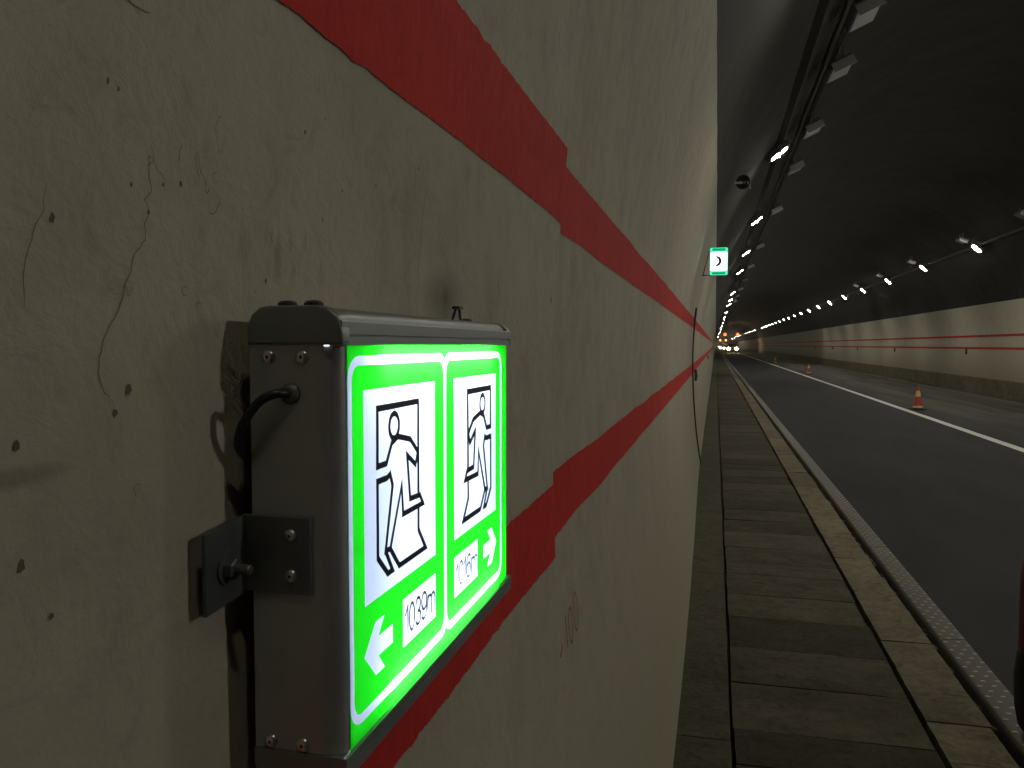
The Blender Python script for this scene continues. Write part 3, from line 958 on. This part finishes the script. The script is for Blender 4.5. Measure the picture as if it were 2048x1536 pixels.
# bolt on L bracket
bk = MB()
bk.box(-0.2700, -0.2272, Y0-0.0022, Y0-0.0002, 1.8035, 1.8495)
o = SO(bk.build('bracket_plate', M_STEEL, sign, bevel=0.0005, seg=1))
fl = MB()
xw = -0.2715
fl.add([(xw, Y0-0.0002, 1.8035), (xw, Y0-0.0002, 1.8495), (xw-0.0005, 0.379, 1.8455), (xw-0.0005, 0.379, 1.8000),
        (xw+0.0022, Y0-0.0002, 1.8035), (xw+0.0022, Y0-0.0002, 1.8495), (xw+0.0017, 0.379, 1.8455), (xw+0.0017, 0.379, 1.8000)],
       [(0,1,2,3),(7,6,5,4),(0,4,5,1),(1,5,6,2),(2,6,7,3),(3,7,4,0)])
SO(fl.build('bracket_flange', M_STEEL, sign))
for x, z in ((-0.2400, 1.8385), (-0.2400, 1.8145)): rivet(x, z, 0.0038, sign, Y0-0.0022)
M = Matrix.Translation((xw+0.0018, 0.398, 1.8225)) @ Matrix.Rotation(math.radians(90), 4, 'Y')
mb = MB(); mb.lathe([(0.0095, 0), (0.0095, 0.0014)], 20, M)
wsh = SO(mb.build('washer', M_STEEL, sign))
mb = MB(); mb.lathe([(0.0062, 0.0014), (0.0062, 0.0062), (0.0050, 0.0070)], 6, M)
SO(mb.build('hex_nut', M_STEEL, sign))
mb = MB(); mb.lathe([(0.0030, 0.006), (0.0030, 0.0150), (0.0024, 0.0160)], 12, M)
SO(mb.build('bolt_end', M_STEEL, sign))
# matching bracket beyond the far end
mb = MB(); mb.box(-0.2700, -0.2272, Y1+0.0002, Y1+0.0022, 1.8035, 1.8495)
SO(mb.build('bracket_plate', M_STEEL, sign))
mb = MB(); mb.box(-0.2720, -0.2698, Y1+0.0022, Y1+0.040, 1.8000, 1.8495)
SO(mb.build('bracket_flange', M_STEEL, sign))
# catches on the top rail
for (x, y_) in ((-0.2445, Y0+0.006), (-0.2275, Y0+0.006), (-0.2400, 0.760)):
    mb = MB(); M = Matrix.Translation((x, y_, ZT+0.0222))
    mb.lathe([(0.0058, -0.001), (0.0058, 0.0022), (0.0046, 0.0034), (0.0020, 0.0040)], 10, M)
    SO(mb.build('cap_screw', M_BLACKP, sign))
mb = MB()
for dy in (0.0, 0.020):
    mb.add([(-0.262, 0.780+dy, ZT+0.018), (-0.258, 0.795+dy*0.4, ZT+0.018), (-0.262, 0.800+dy*0.5, ZT+0.040), (-0.265, 0.800+dy*0.5, ZT+0.040), (-0.266, 0.783+dy, ZT+0.018), (-0.268, 0.797+dy*.4, ZT+0.018)],
           [(0,1,2),(4,3,5),(0,2,3,4),(1,5,3,2),(0,4,5,1)])
mb.box(-0.268, -0.260, 0.800, 0.812, ZT+0.0375, ZT+0.0405)
SO(mb.build('hanging_lug', M_BLACKP, sign))
# glowing sliver stands in for light leaking through the near corner joint
mb = MB(); mb.box(-0.2185, -0.2155, Y0+0.0002, Y0+0.001, ZT-0.0006, ZT+0.0004)
SO(mb.build('leak_glow', emit('leak_sliver_glow', (0.8, 0.9, 1.0), 3.0, False), sign))
# cable
gl = MB(); M = Matrix.Translation((-0.2400, Y0, 1.9215)) @ Matrix.Rotation(math.radians(90), 4, 'X')
gl.lathe([(0.0062, 0), (0.0062, 0.0012), (0.0046, 0.0030), (0.0034, 0.0036)], 20, M)
SO(gl.build('cable_gland', M_STEEL, sign, smooth=True))
def bez(pts, n=10):
    out = []
    P = [Vector(p) for p in pts]
    for i in range(len(P)-1):
        p0 = P[max(i-1, 0)]; p1 = P[i]; p2 = P[i+1]; p3 = P[min(i+2, len(P)-1)]
        for k in range(n):
            t = k/n
            out.append(0.5*((2*p1)+(-p0+p2)*t+(2*p0-5*p1+4*p2-p3)*t*t+(-p0+3*p1-3*p2+p3)*t**3))
    out.append(P[-1]); return out
cp = [(-0.2400, Y0-0.001, 1.9210), (-0.2430, Y0-0.009, 1.9222), (-0.2515, Y0-0.014, 1.9180), (-0.2610, Y0-0.0155, 1.9060), (-0.2665, Y0-0.013, 1.8950), (-0.2685, Y0-0.008, 1.8880), (-0.2690, Y0-0.001, 1.8835), (-0.2715, Y0+0.010, 1.8790), (-0.2725, Y0+0.03, 1.872)]
mb = MB(); mb.tube(bez(cp), 0.0027, 12)
SO(mb.build('power_cable', M_BLACKCABLE, sign, smooth=True))

# ------------------------------------------------------------------ things on the left wall further on
# upright cable
mb = MB(); pts = []
for i in range(60):
    z = 2.42 - (2.42-WZ)*i/59
    y = 10.5 + 0.03*noise.noise((z*1.3, 3, 3)) - 0.05*smooth01((2.5-z)/0.6) + 0.25*smooth01((0.9-z)/0.6)
    pts.append((wall_x(y, z)+0.016, y, z))
mb.tube(pts, [0.009 if i > 6 else 0.013 for i in range(60)], 8)
o = mb.build('wall_cable', M_BLACKCABLE)
tag(o, 'thin black cable running up the left wall across both red stripes', 'cable')

def delineator(y, z, side, label):
    x = wall_x(y, z) if side < 0 else right_x(y, z)
    t = empty('wall_reflector', (x, y, z)); s_ = -side
    t['label'] = label; t['category'] = 'reflector'; t['group'] = 'small reflectors fixed below the lower red stripes'
    mb = MB(); mb.box(0.0 if s_ > 0 else -0.035, 0.035 if s_ > 0 else 0.0, -0.02, 0.02, -0.085, 0.075); mb.build('back_plate', M_BLACKP, t)
    mb = MB(); mb.box(-0.022, 0.022, -0.032, -0.0205, -0.045, 0.03)
    f = mb.build('reflector_face', M_LAMPBODY, t); f.location.x = s_*0.022
    return t
delineator(11.8, 1.52, -1, 'nearest small dark reflector under the lower stripe, just past the wall cable')
delineator(31.0, 1.50, -1, 'small dark reflector far down the left wall, close to the headlights')
for i, y in enumerate((37.9, 52.0, 65.0, 78.0, 91.0, 104.0)):
    lab = ['nearest reflector below the lower red stripe of the right wall', 'second nearest reflector on the right white wall',
           'third reflector along the right wall, left of the nearer two', 'fourth reflector along the right wall from the frame edge',
           'fifth reflector along the right wall, tiny below the stripe', 'sixth and farthest reflector along the right wall'][i]
    t = delineator(y, 1.68, 1, lab)
    for ch in t.children: ch.scale = (1.6, 1.6, 1.5)

# emergency phone sign
ph = empty('phone_sign', (0.0235, 9.0, 2.700))
ph.scale = (0.69, 0.69, 0.69)
tag(ph, 'small lit green and white emergency telephone sign jutting from the left wall', 'phone sign')
M_PG = emit('lit_phone_green', (0.0, 0.42, 0.16), 1.0, False)
M_PGL = emit('lit_phone_border', (0.12, 0.95, 0.5), 1.0, False)
M_PW = emit('lit_phone_white', (0.85, 1.0, 0.95), 4.0, False)
mb = MB(); mb.box(-0.142, 0.142, -0.03, 0.03, 0.0, 0.44); mb.build('housing', M_BLACKP, ph, bevel=0.008, seg=2)
def rr2(x0, x1, z0, z1, r, n=5):
    pts = []
    for cx, cy, a in ((x1-r, z1-r, 0), (x0+r, z1-r, 90), (x0+r, z0+r, 180), (x1-r, z0+r, 270)):
        for i in range(n+1):
            t = math.radians(a+90*i/n); pts.append((cx+r*math.cos(t), cy+r*math.sin(t)))
    return pts
def plate(name, outline, y, mat, th=0.002):
    mb = MB(); mb.prism(outline, y-th, y); return mb.build(name, mat, ph)
plate('lit_border', rr2(-0.136, 0.136, 0.006, 0.434, 0.02), -0.0305, M_PGL)
plate('green_band', rr2(-0.100, 0.100, 0.385, 0.424, 0.012), -0.0335, M_PG)
plate('green_band', rr2(-0.100, 0.100, 0.016, 0.055, 0.012), -0.0335, M_PG)
plate('white_field', rr2(-0.124, 0.124, 0.075, 0.365, 0.02), -0.0335, M_PW)
# handset: a C-shaped receiver
hs = []
for i in range(13):
    a = math.radians(-75+150*i/12); hs.append((-0.035+0.078*math.cos(a), 0.225+0.084*math.sin(a)))
for i in range(13):
    a = math.radians(75-150*i/12); hs.append((-0.042+0.040*math.cos(a), 0.225+0.050*math.sin(a)))
mb = MB(); mb.prism(hs, -0.0395, -0.0365)
for zc in (0.225+0.066, 0.225-0.066): mb.box(-0.050, -0.008, -0.0400, -0.0361, zc-0.013, zc+0.013)
mb.build('handset_symbol', M_INK, ph)
mb = MB()
mb.tube([(-0.26, 0.0, 0.01), (-0.142, 0.0, 0.01)], 0.007, 8)
mb.tube([(-0.24, 0.0, 0.01), (-0.140, 0.0, 0.40)], 0.006, 8)
mb.build('wall_bracket', M_BLACKP, ph)

# loudspeaker
sp = empty('tunnel_speaker', (0.315, 10.7, 4.02))
tag(sp, 'round black horn loudspeaker on the left shoulder of the dark ceiling', 'loudspeaker')
M = Matrix.Rotation(math.radians(90), 4, 'X') @ Matrix.Rotation(math.radians(-18), 4, 'Y')
mb = MB(); mb.lathe([(0.035, -0.20), (0.04, -0.10), (0.055, -0.04), (0.088, 0.0), (0.092, 0.004), (0.084, 0.004), (0.05, -0.03)], 24, M)
mb.build('horn', M_BLACKP, sp, smooth=True)
mb = MB(); mb.lathe([(0.018, -0.032), (0.016, -0.018), (0.008, -0.012)], 16, M); mb.build('driver_cap', M_LAMPBODY, sp, smooth=True)
mb = MB(); mb.box(0.045, 0.055, -0.02, 0.02, -0.115, -0.02, Matrix.Rotation(math.radians(-24), 4, 'Y')); mb.box(-0.10, 0.03, 0.02, 0.05, -0.012, 0.012); mb.build('mounting_arm', M_ALU, sp)

# ------------------------------------------------------------------ lamps
TILT = math.radians(45)
def make_lamp(side, lit, name, lens_mat=None):
    """side -1: on the left of the tunnel and facing inward; built around its mounting point"""
    t = empty(name)
    R_ = Matrix.Rotation(-side*0 + (-math.radians(37) if side < 0 else TILT), 4, 'Y')
    mb = MB(); mb.box(-0.20, 0.20, -0.17, 0.17, 0.0, 0.075, R_)
    mb.build('housing', M_LAMPBODY, t, bevel=0.012, seg=2)
    mb = MB()
    for k in range(5): mb.box(-0.17, 0.17, -0.14+0.065*k, -0.125+0.065*k, 0.0755, 0.11, R_)
    mb.build('cooling_fins', M_LAMPBODY, t)
    mb = MB(); mb.prism((rr2(-0.145, 0.145, -0.12, 0.12, 0.05, 2) if side < 0 else rr2(-0.165, 0.165, -0.16, 0.16, 0.09, 2)), -0.006, -0.001, 'z', R_)
    mb.build('lens', lens_mat or (M_LENS if lit else M_DEADLENS), t)
    mb = MB()
    for sy in (-0.18, 0.18): mb.box(-0.03, 0.03, sy-0.004, sy+0.004, -0.02, 0.20)
    mb.box(-0.03, 0.03, -0.18, 0.18, 0.19, 0.198)
    mb.build('yoke', M_STEEL, t)
    return t
ORD = ['', 'second', 'third', 'fourth', 'fifth', 'sixth', 'seventh', 'eighth', 'ninth', 'tenth', 'eleventh', 'twelfth', 'thirteenth', 'fourteenth', 'fifteenth', 'sixteenth', 'seventeenth', 'eighteenth']
def row(proto, positions, labels, farlabel, group, cat, far_lens=None):
    for i, p in enumerate(positions):
        t = proto if i == 0 else copy_tree(proto)
        t.location = p
        if far_lens and p[1] > 85:
            for ch in t.children:
                if ch.name.startswith('lens'):
                    ch.material_slots[0].link = 'OBJECT'; ch.material_slots[0].material = far_lens; ch.scale = (0.75, 0.75, 0.75)
        t['label'] = labels[i] if i < len(labels) else farlabel
        t['category'] = cat
        t['group'] = group if i < len(labels) else group + ', tiny in the distance'
PITCH = 7.35
XL, ZL, XRR, ZR = 0.98, 5.09, 8.72, 5.28
left_on = [14.0 + PITCH*k for k in range(0, 62) if k not in (4, 8, 10) and not (k > 11 and k % 2)]
near_left = [14.0 - PITCH]
lab = ['nearest lit lamp of the left ceiling row, a bright slanting oval above the loudspeaker'] + ['%s lit lamp down the left ceiling row from the camera' % ORD[i] for i in range(1, 12)]
row(make_lamp(-1, True, 'tunnel_lamp'), [(XL, y, ZL) for y in left_on], lab, 'tiny lit lamp where the left ceiling row runs together', 'lit lamps of the left ceiling row', 'ceiling lamp', M_LENS_FAR)
right_on = [31.0 + PITCH*k for k in range(0, 60) if k not in (19, 20, 21) and not (k > 21 and k % 2)]
lab = ['nearest lit lamp of the right ceiling row, closest to the right frame edge'] + ['%s lit lamp of the right ceiling row counted from the frame edge' % ORD[i] for i in range(1, 18)]
row(make_lamp(1, True, 'tunnel_lamp', M_LENS_W), [(XRR, y, ZR) for y in right_on], lab, 'tiny lit lamp where the right ceiling row runs together', 'lit lamps of the right ceiling row', 'ceiling lamp', M_LENS_FAR)
# the same rows go on beside and behind the camera
row(make_lamp(-1, True, 'tunnel_lamp', M_LENS_DIM), [(XL, 14.0-2*PITCH, ZL)], ['dimmed lamp of the left ceiling row right over the exit sign'], '', 'left ceiling lamps out of frame', 'ceiling lamp')
row(make_lamp(-1, True, 'tunnel_lamp'), [(XL, 14.0-PITCH, ZL)], ['lit lamp of the left ceiling row just above the frame'], '', 'left ceiling lamps out of frame', 'ceiling lamp')
row(make_lamp(1, True, 'tunnel_lamp', M_LENS_W), [(XRR, y, ZR) for y in (31.0-PITCH, 31.0-2*PITCH, 31.0-3*PITCH, 31.0-4*PITCH)], ['lit lamp just beyond the right frame edge', 'second lit lamp beyond the right frame edge', 'third lit lamp beyond the right frame edge', 'lit lamp level with the exit sign over the far lane'], '', 'right ceiling lamps out of frame', 'ceiling lamp')
dead_y = [14.0 + PITCH*k for k in (4, 8, 10)]
row(make_lamp(-1, False, 'tunnel_lamp'), [(XL, y, ZL) for y in dead_y], ['nearest dark lamp in the gap between lit lamps of the left row', 'second dark lamp in a gap of the left lit row', 'farthest dark lamp in a gap of the left lit row'], '', 'dead lamps of the left ceiling row', 'ceiling lamp')

def make_flood(side):
    t = empty('unlit_floodlight')
    R_ = Matrix.Rotation((-math.radians(24) if side < 0 else math.radians(24)), 4, 'Y')
    mb = MB(); mb.box(-0.15, 0.15, -0.30, 0.30, 0.0, 0.09, R_); mb.build('housing', M_LAMPBODY, t, bevel=0.012, seg=1)
    mb = MB(); mb.box(-0.13, 0.13, -0.28, 0.28, -0.005, -0.001, R_); mb.build('lens', M_DEADLENS, t)
    mb = MB(); mb.box(-0.14, 0.14, -0.325, -0.312, -0.06, 0.06, R_); mb.build('end_plate', M_ALU, t)
    for sy in (-0.2, 0.2):
        mb = MB(); mb.box(-0.02, 0.02, sy-0.01, sy+0.01, 0.05, 0.26); mb.build('hanger', M_STEEL, t)
    return t
ys_f = [9.5, 11.3, 14.3, 17.3, 22.6, 30.6, 38.2, 46.0, 53.4, 60.8, 68.2]
names_ = ['unlit floodlight of the left inner row near the top of the frame', 'second unlit floodlight of the left inner row', 'large unlit floodlight right of the nearest lit left lamp'] + ['%s unlit floodlight of the left inner row going away' % ORD[i] for i in range(3, 18)]
row(make_flood(-1), [(1.53, y, 5.50) for y in ys_f], names_, 'small unlit floodlight far along the left inner row', 'unlit floodlights of the left inner row', 'floodlight')
ys_g = [25.8, 31.6, 39.2, 46.4, 53.8]
names_ = ['unlit floodlight of the right inner row cut by the frame edge'] + ['%s unlit floodlight of the right inner row from the frame edge' % ORD[i] for i in range(1, 12)]
row(make_flood(1), [(8.40, y, 5.62) for y in ys_g], names_, '', 'unlit floodlights of the right inner row', 'floodlight')

# cable trays the lamps hang from
for (x, z, wd, lab) in ((0.955, 5.235, 0.10, 'black cable tray along the left lit lamp row'), (1.43, 5.66, 0.05, 'thin black conduit along the left unlit floodlights'),
                        (8.85, 5.42, 0.10, 'black cable tray along the right lit lamp row')):
    mb = MB()
    mb.box(-wd/2, wd/2, -14, Y_END, -0.03, 0.03)
    o = mb.build('cable_tray', M_TRAY); o.location = (x, 0, z)
    tag(o, lab, 'cable tray')

# ------------------------------------------------------------------ cones and bollard
def cone():
    t = empty('traffic_cone')
    mb = MB(); mb.prism(rr2(-0.19, 0.19, -0.19, 0.19, 0.03, 3), 0.0, 0.035, 'z'); mb.lathe([(0.150, 0.035), (0.142, 0.06)], 20); mb.build('rubber_base', M_CONE_B, t)
    def band(z0, z1, m, nm, e=0.0):
        r = lambda z: 0.138 - (z-0.06)*0.172
        mb = MB(); mb.lathe([(r(z0)+e, z0), (r(z1)+e, z1)], 20); return mb.build(nm, m, t, smooth=True)
    band(0.06, 0.12, M_CONE_Y, 'reflective_band', 0.002)
    band(0.12, 0.40, M_CONE_R, 'cone_body')
    band(0.40, 0.57, M_CONE_Y, 'reflective_band', 0.002)
    band(0.57, 0.69, M_CONE_R, 'cone_tip')
    return t
c1 = cone(); c1.location = (5.95, 26.4, 0); c1.rotation_euler.z = 0.3
tag(c1, 'nearer red and yellow traffic cone with black base beyond the white line', 'traffic cone', 'traffic cones closing the right lane')
c2 = copy_tree(c1); c2.location = (6.1, 57.0, 0)
c2['label'] = 'farther small traffic cone standing past the white line'
c3 = copy_tree(c1); c3.location = (6.1, 88.0, 0); c3['label'] = 'tiny third traffic cone in line, farthest down the coned lane'

bo = empty('traffic_bollard', (1.312, 3.50, WZ+0.012))
tag(bo, 'dull red bollard with black foot on the cable duct, cut by the right edge', 'bollard')
mb = MB(); mb.lathe([(0.10, 0.0), (0.128, 0.04), (0.142, 0.12), (0.146, 0.24), (0.136, 0.34)], 28); mb.build('black_foot', M_CONE_B, bo, smooth=True)
mb = MB(); mb.lathe([(0.134, 0.34), (0.134, 0.62), (0.128, 0.70), (0.09, 0.74)], 28); mb.build('red_body', M_DRUM, bo, smooth=True)

# ------------------------------------------------------------------ far traffic and lane signals
M_HEAD = emit('headlight_beam', (1.0, 0.72, 0.40), 150.0)
M_HEADW = emit('headlight_beam_white', (1.0, 0.88, 0.68), 400.0)
M_GLASS = simple('dark_windscreen', (0.02, 0.022, 0.025), 0.15, var=0.1, bmp=0)
M_TYRE = simple('tyre_rubber', (0.02, 0.02, 0.02), 0.8, bmp=0)
def vehicle(name, col, w_, h_, L, hz, hs, lightmat, truck=False):
    t = empty(name)
    mat = simple(name+'_paint', col, 0.35, var=0.1, scale=3, bmp=0)
    mb = MB()
    if truck: prof = [(0, 0.45), (0, 1.35), (0.10, 2.3), (0.35, h_), (L, h_), (L, 0.45)]
    else: prof = [(0, 0.28), (0.02, 0.72), (0.9, 0.95), (1.7, h_), (L-0.9, h_), (L-0.2, 0.95), (L, 0.8), (L, 0.3)]
    mb.prism([(a, b_) for a, b_ in prof], -w_/2, w_/2, 'x')
    mb.build('body', mat, t, bevel=0.05, seg=2)
    mb = MB()
    if truck: mb.add([(-w_*.43, 0.0-0.002, 1.42), (w_*.43, 0.0-0.002, 1.42), (w_*.40, 0.085, 2.25), (-w_*.40, 0.085, 2.25)], [(0, 1, 2, 3)])
    else: mb.add([(-w_*.42, 0.93, 0.99), (w_*.42, 0.93, 0.99), (w_*.36, 1.63, h_-0.04), (-w_*.36, 1.63, h_-0.04)], [(0, 1, 2, 3)])
    mb.build('windscreen', M_GLASS, t)
    for s_ in (-1, 1):
        mb = MB(); mb.lathe([(hs, 0), (hs*0.9, 0.02), (hs*.3, 0.03)], 14, Matrix.Translation((s_*(w_/2-0.25), -0.02, hz)) @ Matrix.Rotation(math.radians(90), 4, 'X'))
        mb.build('headlight', lightmat, t)
        for yy in (0.75, L-0.8):
            mb = MB(); r_ = 0.5 if truck else 0.33
            mb.lathe([(r_, -0.11), (r_, 0.11)], 18, Matrix.Translation((s_*(w_/2-0.12), yy, r_)) @ Matrix.Rotation(math.radians(90), 4, 'Y'))
            mb.build('wheel', M_TYRE, t)
    mb = MB(); mb.box(-w_*.46, w_*.46, -0.06, 0.03, 0.32, 0.52); mb.build('bumper', M_BLACKP, t)
    mb = MB(); mb.box(-w_*.3, w_*.3, -0.012, 0.0, hz-0.14, hz+0.08); mb.build('grille', M_BLACKP, t)
    return t
v1 = vehicle('truck', (0.25, 0.2, 0.16), 2.3, 2.9, 8.0, 1.02, 0.33, M_HEAD, True); v1.location = (4.1, 206, 0)
tag(v1, 'nearest oncoming truck, two dazzling warm headlights beside the white line', 'truck')
g = 'distant vehicles with headlights on'
v1['group'] = g
v2 = vehicle('car', (0.35, 0.35, 0.36), 1.8, 1.5, 4.5, 0.72, 0.24, M_HEADW)
v2.location = (2.6, 330, 0); tag(v2, 'distant car with white headlights, left of the nearest truck', 'car', g)
for (x, y, lb) in ((3.0, 380, 'second distant car queued behind the first in the left lane'), (3.4, 440, 'third distant car in the blaze of the left lane'), (3.2, 520, 'farthest car in the left lane blaze')):
    c = copy_tree(v2); c.location = (x, y, 0); c['label'] = lb

M_SIGR = emit('red_signal', (1.0, 0.05, 0.012), 14.0, False)
M_SIGA = emit('amber_signal', (1.0, 0.35, 0.03), 14.0, False)
def lane_signal(mat, sz):
    t = empty('lane_signal')
    mb = MB(); mb.box(-sz, sz, -0.1, 0.1, -sz, sz); mb.build('housing', M_BLACKP, t, bevel=0.03, seg=1)
    mb = MB()
    mb.lathe([(sz*0.86, 0.0), (sz*0.80, 0.05), (sz*0.5, 0.09)], 20, Matrix.Translation((0, -0.1, 0)) @ Matrix.Rotation(math.radians(90), 4, 'X'))
    mb.build('lit_lens', mat, t)
    mb = MB(); mb.box(-0.03, 0.03, -0.03, 0.03, sz, sz+1.1); mb.build('drop_rod', M_TRAY, t)
    return t
s1 = lane_signal(M_SIGR, 0.42); s1.location = (2.75, 250, 5.1)
tag(s1, 'left of the two red lane signals hanging above the headlights', 'lane signal', 'lane control signals over the road')
s2 = copy_tree(s1); s2.location = (6.40, 250, 5.1); s2['label'] = 'right of the two red lane signals hanging above the headlights'
s3 = lane_signal(M_SIGA, 0.5); s3.location = (3.1, 560, 5.1)
tag(s3, 'left tiny amber lane signal under the red pair', 'lane signal', 'lane control signals over the road')
s4 = copy_tree(s3); s4.location = (6.7, 560, 5.1); s4['label'] = 'right tiny amber lane signal under the red pair'

# ------------------------------------------------------------------ haze added to spread a glow around the lights
HAZE = 0.00038
hm = bpy.data.materials.new('glow_haze'); hm.use_nodes = True
nt = hm.node_tree; nt.nodes.clear()
pv = nt.nodes.new('ShaderNodeVolumePrincipled'); ho = nt.nodes.new('ShaderNodeOutputMaterial')
pv.inputs['Color'].default_value = (0.9, 0.88, 0.84, 1)
pv.inputs['Density'].default_value = HAZE
pv.inputs['Anisotropy'].default_value = 0.85
nt.links.new(pv.outputs[0], ho.inputs['Volume'])
mb = MB(); mb.box(-3, 14, -20, 920, -1.5, 9.0)
hz = mb.build('haze', hm); hz['kind'] = 'stuff'
